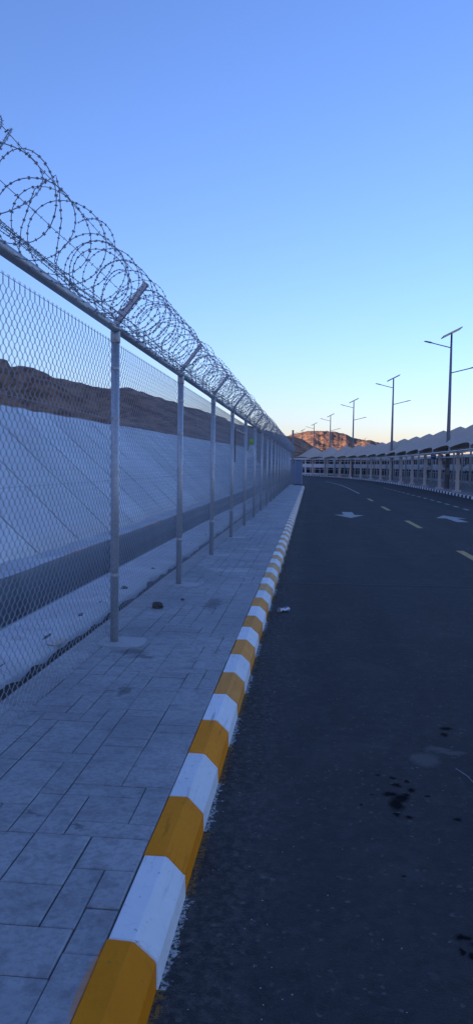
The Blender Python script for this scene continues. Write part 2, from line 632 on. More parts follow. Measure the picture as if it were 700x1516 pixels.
# ------------------------------------------------------------------ near kerb: painted blocks
KP_PROF = [(-.585, -.03), (-.428, -.03), (-.432, .082), (-.438, .090), (-.496, .145), (-.506, .150), (-.580, .150), (-.585, .146)]
kerb = tag(empty('kerb', (-.5, 2, 0)), kind='structure')


def kerb_end(j, k):
    return .011 * fbm(j * 1.71, k * .55, 2.0, 3) + .004 * fbm(j * 3.3, k * 2.1, 7.0, 2)


def kerb_block_mesh(name, mat, L, j=None):
    m = MB()
    g_ = .0035 if j is None else .0012
    n = len(KP_PROF)
    # slightly rounded block ends
    for yy, ins in ((g_, .004), (g_ + .004, 0), (L - g_ - .004, 0), (L - g_, .004)):
        for k_, (x, z) in enumerate(KP_PROF):
            o_ = 0 if j is None else (kerb_end(j, k_) if yy < L / 2 else kerb_end(j + 1, k_))
            m.v.append((x + (.5) + (ins if x < -.5 else -ins), yy + o_, z - (ins if z > 0 else 0)))
    for i in range(3):
        for k in range(n):
            k2 = (k + 1) % n
            m.f.append((i*n + k2, i*n + k, (i+1)*n + k, (i+1)*n + k2))
    m.f.append(tuple(range(n)))
    m.f.append(tuple(3*n + k for k in reversed(range(n))))
    return m.mesh(name, mat)


kw = kerb_block_mesh('white_block', M['kerb_white'], KBL)
ky = kerb_block_mesh('yellow_block', M['kerb_yellow'], KBL)
ky_mid = kerb_block_mesh('yellow_block', M['kerb_yellow_mid'], KBL)
ky_pale = kerb_block_mesh('yellow_block', M['kerb_yellow_pale'], KBL)
i0 = -6
i = i0
while True:
    y = KB0 + i * KBL
    if y + KBL > END - 1.2: break
    if y < 16:
        me = kerb_block_mesh('painted_block', M['kerb_white'] if i % 2 == 0 else M['kerb_yellow' if y < 4.2 else 'kerb_yellow_mid' if y < 8 else 'kerb_yellow_pale'], KBL, i)  # yellow is stepped paler with distance from the camera
    else:
        me = kw if i % 2 == 0 else ky_pale
    o = link('kerb_block', me, kerb, (rng.uniform(-.0025, .0025), y - 2, rng.uniform(-.002, .001)))
    o.rotation_euler = (0, 0, rng.uniform(-.004, .004))
    i += 1
KEND = KB0 + i * KBL
# rounded corner where the pavement ends
nseg = 5
for k in range(nseg):
    m = MB()
    a0, a1 = R(90 * k / nseg) + .004, R(90 * (k + 1) / nseg) - .004
    cx, cy = -1.65, KEND
    rws = []
    for q in range(4):
        an = a0 + (a1 - a0) * q / 3
        rws.append([(cx + (x - cx) * math.cos(an) + .5, cy + (x - cx) * math.sin(an) - 2, z) for x, z in KP_PROF] + [(cx + (KP_PROF[0][0] - cx) * math.cos(an) + .5, cy + (KP_PROF[0][0] - cx) * math.sin(an) - 2, 0)])
    m.grid(rws)
    m.build('kerb_corner_block', M['kerb_white'] if (i + k) % 2 == 0 else M['kerb_yellow'], kerb)

# ------------------------------------------------------------------ pavement of stamped slabs
PX0, PX1 = -1.84, -.588
pav = MB()
pav.box(PX0, PX1, -14, KEND + .3, -.05, .1385)
pavement = tag(pav.build('pavement', M['joint']), kind='structure')
U = .118
ncol = 11
colx = [PX0 + (PX1 - PX0) * k / ncol for k in range(ncol + 1)]
shapes = [(2, 2, 5), (3, 2, 4), (2, 3, 4), (2, 4, 2), (3, 3, 1), (1, 2, 2), (1, 3, 2), (2, 1, 2), (4, 2, 1), (3, 1, 2)]
YS, YE = -1.4, KEND + .1
nrow = int((YE - YS) / U)
occ = [[False] * ncol for _ in range(nrow + 6)]
slabs = []
r2 = random.Random(5)
for r_ in range(nrow):
    for c in range(ncol):
        if occ[r_][c]: continue
        opts = []
        run = 0
        while c + run < ncol and not occ[r_][c + run]: run += 1
        for (w, h, wt) in shapes:
            if w > run or (run - w == 1 and r2.random() < .6): continue
            if c + w > ncol or r_ + h > nrow: continue
            if any(occ[r_ + j][c + i_] for j in range(h) for i_ in range(w)): continue
            opts += [(w, h)] * wt
        w, h = r2.choice(opts) if opts else (run if run <= 3 else 2, 1)
        for j in range(h):
            for i_ in range(w): occ[r_ + j][c + i_] = True
        slabs.append((c, r_, w, h))


def slab_geo(m, x0, x1, y0, y1, z, g_=.0028, b=.003):
    n = len(m.v)
    for (e, zz) in ((g_, .132), (g_, z - b), (g_ + b * 1.3, z)):
        m.v += [(x0 + e, y0 + e, zz), (x1 - e, y0 + e, zz), (x1 - e, y1 - e, zz), (x0 + e, y1 - e, zz)]
    for lv in (0, 4):
        for k in range(4):
            k2 = (k + 1) % 4
            m.f.append((n + lv + k, n + lv + k2, n + lv + 4 + k2, n + lv + 4 + k))
    m.f.append((n + 8, n + 9, n + 10, n + 11))


rest = MB()
cache = {}
vis = sorted([s_ for s_ in slabs if YS + s_[1] * U > 1.45], key=lambda s_: s_[1])
near_set = set(vis[:296])
for s_ in slabs:
    c, r_, w, h = s_
    x0, x1 = colx[c], colx[c + w]
    y0, y1 = YS + r_ * U, YS + (r_ + h) * U
    z = .150 + r2.uniform(-.0018, .0012)
    if s_ in near_set:
        key = (w, h, r2.choice((0, 1, 1, 2, 2)))
        if key not in cache:
            m = MB()
            W_, H_ = x1 - x0, y1 - y0
            slab_geo(m, -W_/2, W_/2, -H_/2, H_/2, .150, (.0008, .0018, .0030)[key[2]], (.002, .003, .004)[key[2]])
            cache[key] = m.mesh('slab', M['slab'])
        o = link('slab', cache[key], pavement, ((x0 + x1)/2, (y0 + y1)/2, z - .150))
        o.rotation_euler = (r2.uniform(-.003, .003), r2.uniform(-.003, .003), 0)
    else:
        slab_geo(rest, x0, x1, y0, y1, z)
tag(rest.build('far_slabs', M['slab'], pavement), kind='stuff')
# the pavement's rounded end
en = MB()
pts = [(-1.84, KEND - .3, .1455), (-.59, KEND - .3, .1455), (-.59, KEND, .1455)]
for k in range(9):
    an = R(90 * k / 8)
    pts.append((-1.65 + 1.06 * math.cos(an), KEND + 1.06 * math.sin(an), .1455))
pts.append((-1.84, KEND + 1.06, .1455))
en.poly(pts)
en.build('pavement_end', M['slab'], pavement)

# ------------------------------------------------------------------ ground behind the fence
# soil-filled gap, concrete apron, drain channel, bench, sloped concrete embankment
YB0, YB1 = -12.0, 90.0


def rough_sheet(name, xs, y0, y1, dy, zf, mat, parent=None):
    ys = np.arange(y0, y1 + .01, dy)
    return MB().grid([[(x, y, zf(x, y)) for x in xs] for y in ys]).build(name, mat, parent, True)


tag(rough_sheet('soil_strip', [-2.16, -2.05, -1.98, -1.92, -1.86, -1.83], YB0, KEND, .12,
                lambda x, y: .085 + .045 * fbm(x * 6, y * 3) + (.05 if x < -2.1 else 0), M['soil']), kind='structure')
ap = MB()
ys = np.arange(YB0, YB1 + .01, .25)
rows = []
for y in ys:
    e = -1.99 + .055 * fbm(3.1, y * 1.3) + .03 * fbm(8.1, y * 5)
    rows.append([(e + .01, y, .02), (e, y, .125 + .02 * fbm(e, y * 2)), (-2.2, y, .15 + .012 * fbm(1, y * 1.4)), (-2.4, y, .155 + .01 * fbm(5, y)), (-2.62, y, .15), (-2.63, y, .142), (-2.63, y, -.2)])
ap.grid([list(reversed(r_)) for r_ in rows])
tag(ap.build('concrete_apron', M['apron'], None, True), kind='structure')
ch = MB()
rows = [[(-2.66, y, .12), (-2.72, y, -.62), (-3.68, y, -.66), (-3.74, y, .09), (-3.765, y, .15)] for y in np.arange(YB0, YB1 + .1, 3)]
ch.grid([list(reversed(r_)) for r_ in rows])
tag(ch.build('drain_channel', M['channel']), kind='structure')
tag(rough_sheet('bench', [-4.30, -4.12, -3.95, -3.80, -3.755], YB0, YB1, .3,
                lambda x, y: .155 + .02 * fbm(x * 2, y) + (.02 if x < -4.2 else 0), M['apron']), kind='structure')


def top_h(y):            # height of the embankment top above the toe
    return 2.65 + .012 * max(0, y - 10)


emb = tag(empty('embankment', (-4.2, 0, .15)), kind='structure')
TOE = -4.18
TAN = .93
back = MB()
rows = []
for y in np.arange(YB0, YB1 + .1, 2):
    h = top_h(y)
    rows.append([(TOE - .05 - h / TAN - 3, y, .05 + h), (TOE - .05 - h / TAN, y, .08 + h), (TOE - .05, y, .06), (TOE, y, .0)])
back.grid(rows).build('slope_bed', M['soil'], emb, loc=(4.2, 0, -.15))
y = YB0
SW = 2.15
k = 0
while y < YB1 - .1:
    m = MB()
    rows = []
    for q in range(7):
        yy = y + .018 + (SW - .036) * q / 6
        h = top_h(yy) + .05 * fbm(yy * .8, 3.3)
        r_ = []
        for t in range(9):
            f = t / 8
            bulge = .018 * fbm(yy * .9, f * 3 + k * .1) + .012 * math.sin(PI * f)
            r_.append((TOE - .02 - f * h / TAN + bulge, yy, .15 + f * h + bulge))
        edge = [(r_[0][0] - .06, yy, .05)]
        cap = [(r_[-1][0] - .25, yy, r_[-1][2] + .01), (r_[-1][0] - .27, yy, r_[-1][2] - .2)]
        rows.append(edge + r_ + cap)
    m.grid(rows).build('slope_slab', M['shotcrete'], emb, True, loc=(4.2, 0, -.15))
    y += SW
    k += 1

# ------------------------------------------------------------------ hills
# elevation of the left skyline by direction (pixels of the photo give directions only)
SKY_L = [(-460, 142), (-420, 139), (-380, 128), (-330, 116), (-295, 114), (-280, 112), (-250, 105), (-220, 93), (-190, 84), (-160, 77), (-130, 66), (-100, 54), (-60, 46), (-30, 40), (-10, 34), (10, 26), (40, 10), (70, 2)]


def hill_left(x, y):
    r_ = math.hypot(x, y)
    phi = math.degrees(math.atan2(x, y))            # 0 ahead, negative left
    if y > 1:
        q = x / y * 1139.0
    else:
        q = -9999
    ridge = 235 + 18 * fbm(phi * .12, 1.7)
    if q > -460:
        e = lerp_tab(SKY_L, q) / 1139.0
        top = 1.6 + e * ridge * math.cos(R(phi))
    else:
        k_ = min(1, (-22.0 - phi) / 40.0)
        top = 29 + 50 * max(0, k_) + 5 * fbm(phi * .05, 9.2)
    base = 2.95 if y < 100 else 2.95 * (1 - sstep(100, 120, y) * (1 if x > -15 else 0.0))
    # talus foot, then steep rocky face, then a flat top
    f = .22 * sstep(40, 150, r_) + .78 * sstep(150, ridge, r_)
    f *= 1 - .35 * sstep(ridge + 15, ridge + 160, r_)
    z = base + (top - base) * f
    rough_ = sstep(110, 200, r_)
    z += rough_ * (3.0 * fbm(x * .022, y * .022, 1.0, 6) * (1 - .55 * sstep(200, ridge, r_)) + 2.2 * (abs(fbm(x * .085, y * .085, 4.0, 5)) - .42) * (1 - .45 * sstep(205, ridge, r_)))
    z += .25 * fbm(x * .06, y * .06) * (1 - rough_)
    if x > -14 and y < 100: z = min(z, 2.85 + top_h(y) - 2.65 + .002 * 1)
    if y > 86 and x > -34:
        k_ = sstep(86, 92, y) * sstep(-34, -24, x) * (1 - sstep(146, 165, y))
        z = z * (1 - k_) - 1.5 * k_
    return z


m = MB()
rows = []
radii = list(np.concatenate([np.linspace(5, 60, 14), np.linspace(66, 150, 24), np.linspace(152, 262, 50), np.linspace(268, 420, 18)]))
# polar sheet, limited on the right by the embankment top
phis = list(np.concatenate([np.arange(-178, -24, 2.0), np.arange(-24, 4.01, .22)]))
for p in phis:
    row = []
    for r_ in radii:
        x, y = r_ * math.sin(R(p)), r_ * math.cos(R(p))
        lim = -8.2 if y < 92 else 9999
        if x > lim: x = lim
        row.append((x, y, hill_left(x, y)))
    rows.append(row)
m.grid(rows)
tag(m.build('left_hills', M['rock'], None, True), kind='structure')

SKY_R = [(-60, 24), (-40, 39), (-25, 46), (-8, 50), (15, 52), (35, 51), (50, 48), (62, 42), (85, 39), (105, 35), (120, 28), (140, 16), (170, 8), (210, 4)]
m = MB()
rows = []
for q in np.arange(-70, 220, 1.0):
    row = []
    e = lerp_tab(SKY_R, q) / 1139.0
    for d in np.concatenate([np.linspace(400, 560, 30), np.linspace(564, 760, 40)]):
        x = q / 1139.0 * d
        ridge = 650 + 25 * fbm(q * .03, 2.2)
        top = 1.6 + e * ridge
        f = .12 * sstep(400, 520, d) + .88 * sstep(500, ridge, d)
        f *= 1 - .3 * sstep(ridge + 5, ridge + 100, d)
        z = top * f
        rf = sstep(470, 560, d) * min(1.0, top / 20)
        z += rf * (5.5 * fbm(x * .03, d * .02, 5.5, 6) * (1 - .75 * sstep(560, ridge, d)) + 1.6 * (abs(fbm(x * .09, d * .07, 8.0, 5)) - .35))
        row.append((x, d, z - .2))
    rows.append(row)
m.grid(rows)
tag(m.build('far_hill', M['rockfar'], None, True), kind='structure')

# ------------------------------------------------------------------ chain-link fence
FX = -1.555
PY0, PSP, NPOST = 2.99 - 3.06, 3.06, 20
TOPZ = 2.66
fence = empty('chain_link_fence', (FX, 0, .15))
tag(fence, 'tall galvanised chain-link fence with round posts and outward-leaning top arms along the pavement', 'fence')


def chain_panel(Wd, z0, z1):
    m = MB()
    cw = .077
    ncols = int(round(Wd / (cw / 2)))
    cw = Wd / ncols * 2
    nh = int((z1 - z0) / .0385)
    rr = .0019
    for k in range(ncols):
        ya, yb = k * cw / 2, (k + 1) * cw / 2
        pts = []
        par = k % 2
        for j in range(nh + 1):
            right = (j + par) % 2
            yy = yb + .0032 if right else ya - .0032
            ymid = (ya + yb) / 2
            z = z0 + j * .0385
            d = .0055 if right else -.0055
            # bend of the flattened spiral, then the straight run
            pts.append((0.0 - d * .9, yy + (ymid - yy) * .28, z - .0085))
            pts.append((0.0, yy, z))
            pts.append((0.0 + d * .9, yy + (ymid - yy) * .28, z + .0085))
        # twisted selvage
        zt = pts[-1][2]
        if (nh + par) % 2:
            yy = yb + .001
        else:
            yy = ya - .001
        s_ = 1 if (nh + par) % 2 else -1
        pts = pts[:-1] + [(.003 * s_, yy, zt + .010), (-.003 * s_, yy + .002 * s_, zt + .022), (.002 * s_, yy - .002 * s_, zt + .034), (0, yy + .013 * s_, zt + .052)]
        m.tube(pts, rr, 3, False)
    return m.mesh('mesh_panel', M['wire'])


def h(z): return z - .15


panel_me = chain_panel(PSP, .06, 2.56)
post_m = MB().tube([(0, 0, -.1), (0, 0, h(TOPZ) - .03)], .0335, 14)
post_me = post_m.mesh('post', M['galv'], True)
collar_me = MB().tube([(0, 0, h(TOPZ) - .115), (0, 0, h(TOPZ) - .105), (0, 0, h(TOPZ) - .02), (0, 0, h(TOPZ) - .012)], [.034, .0385, .0385, .034], 14).mesh('collar', M['galv'], True)
band_me = MB().tube([(0, 0, -.012), (0, 0, .012)], .0362, 12).mesh('tension_band', M['galv'])
rail_m = MB().tube([(0, .012, 0), (0, PSP - .012, 0)], .033, 14)
rail_me = rail_m.mesh('top_rail', M['galv'], True)
arm_m = MB()
A0, A1 = Vector((0, 0, 0)), Vector((.255, 0, .335))
dr = (A1 - A0).normalized()
nr = Vector((-dr.z, 0, dr.x))
pr = [(-.02, -.002), (.02, -.002), (.02, .003), (-.015, .003), (-.015, .038), (-.02, .038)]     # an angle bar
for P in (A0 - dr * .03, A1):
    for (yy, nn) in pr:
        v_ = P + nr * nn
        arm_m.v.append((v_.x, yy, v_.z))
for k in range(6):
    arm_m.f.append((k, (k+1) % 6, 6 + (k+1) % 6, 6 + k))
arm_m.f.append((5, 4, 3, 2, 1, 0)); arm_m.f.append((6, 7, 8, 9, 10, 11))
arm_me = arm_m.mesh('outrigger_arm', M['galv'])
fit_me = MB().tube([(0, -.055, 0), (0, .055, 0)], .0375, 14).mesh('rail_sleeve', M['galv'], True)
tw_me = MB().tube([(0, 0, 0), (0, PSP, 0)], .0018, 4).mesh('tension_wire', M['wire'])

posty = [PY0 + PSP * k for k in range(NPOST)]
for k, y in enumerate(posty):
    p = link('post', post_me, fence, (0, y, 0), rng.uniform(0, 6))
    p.rotation_euler = (rng.uniform(-.002, .002), rng.uniform(-.003, .003), 0)
    link('collar', collar_me, p)
    for zz in (.55, 1.38, 1.80, 2.2):
        link('tension_band', band_me, p, (0, 0, zz))
    link('outrigger_arm', arm_me, fence, (.0, y, h(TOPZ) + .01))
    link('rail_sleeve', fit_me, fence, (0, y, h(TOPZ)))
    if k < NPOST - 1:
        link('top_rail', rail_me, fence, (0, y, h(TOPZ)))
        mp = link('mesh_panel', panel_me, fence, (-.052, y, -.15))
        for zz in (.10, .72, 1.46, 1.95, 2.565):
            link('tension_wire', tw_me, mp, (.008, 0, zz))
# mortar patches round the post feet
for k, y in enumerate(posty):
    if k in (0,): continue
    m = MB()
    w = .20 + rng.uniform(-.03, .05)
    pts = []
    for q in range(22):
        an = 2 * PI * q / 22
        ex = max(abs(math.cos(an)), abs(math.sin(an))) ** -.75
        pts.append((FX + .07 + w * math.cos(an) * ex * (1 + .06 * fbm(q * .7, k)), y + .17 * math.sin(an) * ex * (1 + .07 * fbm(q * .6, k + 9)), 0.1565))
    n = len(pts)
    m.poly(pts)
    for q in range(n):
        a_, b_ = pts[q], pts[(q+1) % n]
        m.quad((a_[0], a_[1], .14), (b_[0], b_[1], .14), b_, a_)
    m.build('post_footing', M['mortar'], pavement)

# ------------------------------------------------------------------ razor wire on the outrigger arms
CX, CZ = FX + .135, TOPZ + .185


def barbs_along(m, pts, step, size, rg):
    acc = 0
    for p, q in zip(pts, pts[1:]):
        p, q = Vector(p), Vector(q)
        l = (q - p).length
        t = (q - p).normalized()
        while acc < l:
            c = p + t * acc
            u = Vector((rg.gauss(0, 1), rg.gauss(0, 1), rg.gauss(0, 1)))
            u = (u - t * u.dot(t)).normalized()
            w = t.cross(u)
            s_ = size
            # blade: a flat strip along the wire with four points, plus a crosswise pair
            n = len(m.v)
            for d_ in (t * s_ * .55 + u * s_ * .55, t * s_ * .18, t * s_ * .55 - u * s_ * .55, -t * s_ * .55 - u * s_ * .55, -t * s_ * .18, -t * s_ * .55 + u * s_ * .55):
                v_ = c + d_
                m.v.append((v_.x, v_.y, v_.z))
            m.f += [(n, n+1, n+4, n+5), (n+1, n+2, n+3, n+4)]
            n = len(m.v)
            for d_ in (w * s_ * .5 + t * .003, w * s_ * .5 - t * .003, -w * s_ * .5 - t * .003, -w * s_ * .5 + t * .003):
                v_ = c + d_
                m.v.append((v_.x, v_.y, v_.z))
            m.f.append((n, n+1, n+2, n+3))
            acc += step * rg.uniform(.85, 1.15)
        acc -= l


def coil_pts(y0, y1, pitch, rad, jit, tilt, rg, per=26, ph=0.0, cx=CX, cz=CZ):
    nl = max(2, int(round((y1 - y0) / pitch)))
    # loop parameters interpolated from one turn to the next
    ctl = []
    yy = y0
    for k in range(nl + 2):
        rk = rad * (1 + rg.uniform(-jit, jit * .6))
        ctl.append((yy, rk, cx + rg.uniform(-1, 1) * jit * .16, cz - (rad - rk) * .7 + rg.uniform(-1, 1) * jit * .10, rg.gauss(0, tilt), rg.gauss(0, tilt)))
        yy += pitch * rg.uniform(.35, 1.65)
    sc = (y1 - y0) / (ctl[nl][0] - y0)
    pts = []
    for k in range(nl):
        for j in range(per):
            f = j / per
            s_ = f * f * (3 - 2 * f)
            A, B = ctl[k], ctl[k + 1]
            q = [A[i_] + (B[i_] - A[i_]) * (f if i_ == 0 else s_) for i_ in range(6)]
            an = ph + 2 * PI * f
            pts.append((q[2] + q[1] * math.cos(an), y0 + (q[0] - y0) * sc + q[4] * math.cos(an) + q[5] * math.sin(an), q[3] + q[1] * math.sin(an)))
    return pts


rg = random.Random(21)


def razor_coil(name, label, strands, wires, bstep=.047):
    root = empty(name, (CX, strands[0][0][1], CZ))
    tag(root, label, 'razor wire', 'razor wire coils along the top of the fence')
    ox, oy, oz = root.location
    for pts in strands:
        pts = [(p[0] - ox, p[1] - oy, p[2] - oz) for p in pts]
        o = MB().tube(pts, .0026, 4, False).build('coil', M['razor'], root)
        b_ = MB(); barbs_along(b_, pts, bstep, .0145, rg)
        tag(b_.build('barbs', M['razor'], o), kind='stuff')
    for (p, q) in wires:
        n = max(2, int(abs(q[1] - p[1]) / .3))
        pts = [(p[0] + (q[0] - p[0]) * t / n - ox + .006 * fbm(t * .9, p[0] * 7), p[1] + (q[1] - p[1]) * t / n - oy, p[2] + (q[2] - p[2]) * t / n - oz + .006 * fbm(t * .8, p[2] * 5)) for t in range(n + 1)]
        o = MB().tube(pts, .0022, 4, False).build('line_wire', M['razor'], root)
        b_ = MB(); barbs_along(b_, pts, .12, .017, rg)
        tag(b_.build('barbs', M['razor'], o), kind='stuff')


def on_arm(f, y):
    return (FX + .255 * f + .01, y, TOPZ + .01 + .335 * f)


Y1 = 4.75
yN = posty[-1] + .05
s1 = coil_pts(1.2, Y1, .235, .222, .10, .11, rg, 34, 2.0)
kink = [(CX - .16, 4.05, CZ - .20), (CX - .12, 4.0, CZ - .02), (CX - .03, 3.95, CZ + .16), (CX + .07, 3.99, CZ + .245), (CX + .085, 4.0, CZ + .17), (CX + .09, 4.02, CZ + .02), (CX + .04, 4.06, CZ - .18), (CX + .02, 4.4, CZ - .22), (CX - .02, 4.8, CZ - .23)]
kp = []
for a_, b_ in zip(kink, kink[1:]):
    for t in range(4):
        kp.append(tuple(a_[i_] + (b_[i_] - a_[i_]) * t / 4 for i_ in range(3)))
razor_coil('razor_wire_coil', 'loose stretched dark razor wire coil with a snapped kinked end over the nearest fence bay', [s1, kp],
           [(on_arm(.95, 1.0), on_arm(.95, posty[2])), (on_arm(.55, 1.0), on_arm(.55, posty[2])), (on_arm(.15, 1.0), on_arm(.15, posty[2]))])
s2 = coil_pts(4.70, yN, .185, .232, .13, .05, rg, 24, 0.4)
s3 = coil_pts(4.95, yN, .42, .20, .25, .09, rg, 24, 3.4, CX, CZ - .03)
razor_coil('razor_wire_coil', 'long tightly wound dark razor wire coil running along the fence top to its far end', [s2, s3],
           [(on_arm(f, posty[2] + .01), on_arm(f, yN)) for f in (.95, .55, .15)])
# strands lying bunched in the corner between rail and arm
bun = []
for k in range(4):
    pts = []
    for t in range(200):
        y = 1.0 + t * .29
        pts.append((FX + .03 + .012 * k + .03 * fbm(y * .9, k * 3.1), y, TOPZ + .05 + .012 * k + .02 * fbm(y * 1.1, k * 5.7 + 2)))
    bun.append(pts)
razor_coil('razor_wire_strand', 'straight dark razor wire strands lying along the top rail of the fence', bun, [])

# ------------------------------------------------------------------ tall steel pole and end panel at the fence's far end
tp = empty('steel_pole', (-1.42, posty[-1] + 1.1, .145))
tag(tp, 'slim tall square galvanised pole standing at the far end of the chain-link fence', 'pole')
MB().box(-.07, .07, -.07, .07, .012, 4.15).build('shaft', M['pole'], tp)
MB().box(-.16, .16, -.16, .16, 0, .012).build('base_plate', M['galv'], tp)
MB().box(-.08, .08, -.08, .08, 4.15, 4.17).build('cap', M['galv'], tp)
MB().box(.07, .16, -.1, .1, 1.6, 1.95).build('junction_box', M['lamphead'], tp)
hb = empty('metal_hoarding', (-1.5, 68, 0))
tag(hb, 'blue-grey corrugated metal hoarding beyond the fence end beside the tall pole', 'hoarding')
Mh = Mat('blue_grey_sheet', rough=.5)
Mh.color(Mh.mix(Mh.noise(1.5, 4), (.15, .21, .30), (.20, .27, .36)))
for k in range(3):
    m = MB()
    pts = []
    for q in range(17):
        pts.append((-1.1 + k * .62 + .6 * q / 16, .03 * (q % 4 in (1, 2)), 0))
    m.grid([[(p[0], p[1], .02) for p in pts], [(p[0], p[1], 2.05) for p in pts]])
    m.build('sheet', Mh.m, hb)
for k in range(4):
    MB().box(-1.14 + k * .62, -1.09 + k * .62, .04, .09, 0, 2.1).build('upright', M['galv'], hb)

# ------------------------------------------------------------------ right-hand kerb, pavement, carports
rk = tag(empty('striped_kerb', (8.35, 36, 0)), kind='structure')
rprof = [(0, 0), (.16, 0), (.16, .15), (.03, .15), (0, .12)]
bl = .55


def rblock(name, mat):
    m = MB()
    m.prism(rprof, .008, bl - .008)
    return m.mesh(name, mat)


bw, bb = rblock('white_block', M['kerb_white']), rblock('black_block', M['kerb_black'])
s_ = ks_at_y(27)
k = 0
while s_ < KS[-1] - 8:
    x, y, rz = kpt(s_)
    o = link('kerb_block', bw if k % 2 else bb, rk, (x - 8.35, y - 36, 0), rz)
    s_ += bl
    k += 1
ss = np.linspace(0, KS[-1], 70)
rows = []
for s_ in ss:
    rows.append([(*kpt(s_, o_)[:2], .138) for o_ in (.10, 3, 8, 16, 30)])
tag(MB().grid(rows).build('parking_pavement', M['paving']), kind='structure')

BAY = 6.4


def canopy_mesh(L, zf=2.72, W_=5.0):
    nu, nv = 18, 16
    def P(u, v):
        x = -.55 + v * W_
        # front and rear edges pulled in between the supports
        if True:
            x += .30 * math.sin(PI * u) * (1 - v * 2) * (abs(1 - 2 * v)) ** 2
        edge = zf + .24 * math.sin(PI * u) ** .8
        tr = (1 - abs(2 * u - 1))
        hump = 1.42 * (.35 * tr ** 1.25 + .65 * math.sin(PI * u) ** 2) * (.6 * (1 - abs(2 * v - 1)) + .4 * math.sin(PI * v))
        valley = .10 * math.sin(PI * v)
        return (x, u * L, edge + hump + valley + .12 * v)
    m = MB()
    top = [[P(i_ / nu, j / nv) for j in range(nv + 1)] for i_ in range(nu + 1)]
    m.grid(top)
    n = len(m.v)
    bot = [[(p[0], p[1], p[2] - .03) for p in r_] for r_ in top]
    m.grid([list(reversed(r_)) for r_ in bot])
    def rim(a_, b_):
        for q in range(len(a_) - 1):
            m.quad(a_[q], b_[q], b_[q+1], a_[q+1])
    rim(top[0], bot[0]); rim(bot[-1], top[-1])
    rim([r_[0] for r_ in bot], [r_[0] for r_ in top]); rim([r_[-1] for r_ in top], [r_[-1] for r_ in bot])
    return m.mesh('canopy', M['fabric'], True)


can_me = canopy_mesh(BAY - .04)
pst_me = MB().box(-.10, .10, -.10, .10, 0.02, 2.62).mesh('front_post', M['cream'])
bas_me = MB().box(-.22, .22, -.22, .22, 0, .14).mesh('post_plinth', M['plinth'])
rps_me = MB().box(-.07, .07, -.07, .07, 0, 2.9).mesh('rear_post', M['cream'])
bm_me = MB().box(-.06, .06, .06, BAY - .06, 2.42, 2.60).mesh('front_beam', M['cream'])
bm2_me = MB().box(-.04, .04, .05, BAY - .05, 2.14, 2.22).mesh('tie_rail', M['cream'])
m = MB(); m.tube([(-.5, 0, 2.70), (.0, 0, 2.64), (2.2, 0, 2.86), (4.2, 0, 2.80)], .05, 8); raf_me = m.mesh('rafter', M['cream'])
brk_me = MB().box(-.58, -.50, -.05, .05, 2.42, 2.76).mesh('edge_bracket', M['cream'])
eb_me = MB().tube([(-.54, .04, 2.48), (-.54, BAY - .04, 2.48)], .045, 8).mesh('edge_pipe', M['cream'])

s0 = ks_at_y(42.0) - BAY
ORD = ['', 'first', 'second', 'third', 'fourth', 'fifth', 'sixth', 'seventh', 'eighth', 'ninth', 'tenth', 'eleventh', 'twelfth', 'thirteenth', 'fourteenth', 'fifteenth', 'sixteenth', 'seventeenth', 'eighteenth', 'nineteenth', 'twentieth']
CAR_LAB = 'cream fabric carport bay with humped canopy on slim posts beside the striped kerb'
k = 0
car_nodes = []
s_ = s0
while s_ + BAY < KS[-1] - 8:
    x0_, y0_, _ = kpt(s_, .55)
    x1_, y1_, _ = kpt(s_ + BAY, .55)
    rz = math.atan2(-(x1_ - x0_), y1_ - y0_)
    L = math.hypot(x1_ - x0_, y1_ - y0_)
    c = empty('carport', (x0_, y0_, .138), rz)
    c.scale = (1, L / BAY, 1)
    sgn = 56.3
    if y0_ < sgn < y1_: lab = 'humped cream fabric carport bay with two blue signs hung under its beam'
    elif y0_ < sgn:
        n_ = int((ks_at_y(sgn) - s0) // BAY) - k
        lab = 'humped cream fabric carport bay, %s before the blue signs along the striped kerb' % ORD[n_]
    else:
        n_ = k - int((ks_at_y(sgn) - s0) // BAY)
        lab = 'humped cream fabric carport bay, %s beyond the blue signs towards the rocky hill' % ORD[n_]
    tag(c, lab, 'carport', 'fabric carports along the striped kerb')
    p = link('front_post', pst_me, c); link('post_plinth', bas_me, p)
    link('rear_post', rps_me, c, (4.2, 0, 0))
    link('rear_post', rps_me, c, (4.2, BAY / 2, 0))
    link('front_beam', bm_me, c)
    link('tie_rail', bm2_me, c, (.0, 0, 0))
    link('edge_pipe', eb_me, c)
    link('rafter', raf_me, c)
    link('edge_bracket', brk_me, c)
    link('canopy', can_me, c)
    car_nodes.append((s_, c))
    s_ += BAY
    k += 1
CAR_END = s_

# blue signs fixed under a carport beam
for dx, side in ((-.42, 'left'), (.10, 'right')):
    x, y, rz = kpt(ks_at_y(56.3), .50)
    sg = empty('parking_sign', (x + dx, y, 2.2))
    tag(sg, 'small blue panel sign hung under the carport beam, ' + ('beside the post on the road side' if side == 'left' else 'on the parking side of the post'), 'sign', 'blue signs under the carport beam')
    MB().box(0, .36, -.42, -.40, 0, .36).build('panel', M['blue'], sg)
    MB().box(.06, .30, -.424, -.4205, .22, .27).build('lettering_band', M['signwhite'], sg)
    MB().box(.16, .19, -.40, -.36, .30, .52).build('hanger', M['cream'], sg)

# ------------------------------------------------------------------ low white cabins with two rows of windows
CL = 6.0
NW = 3


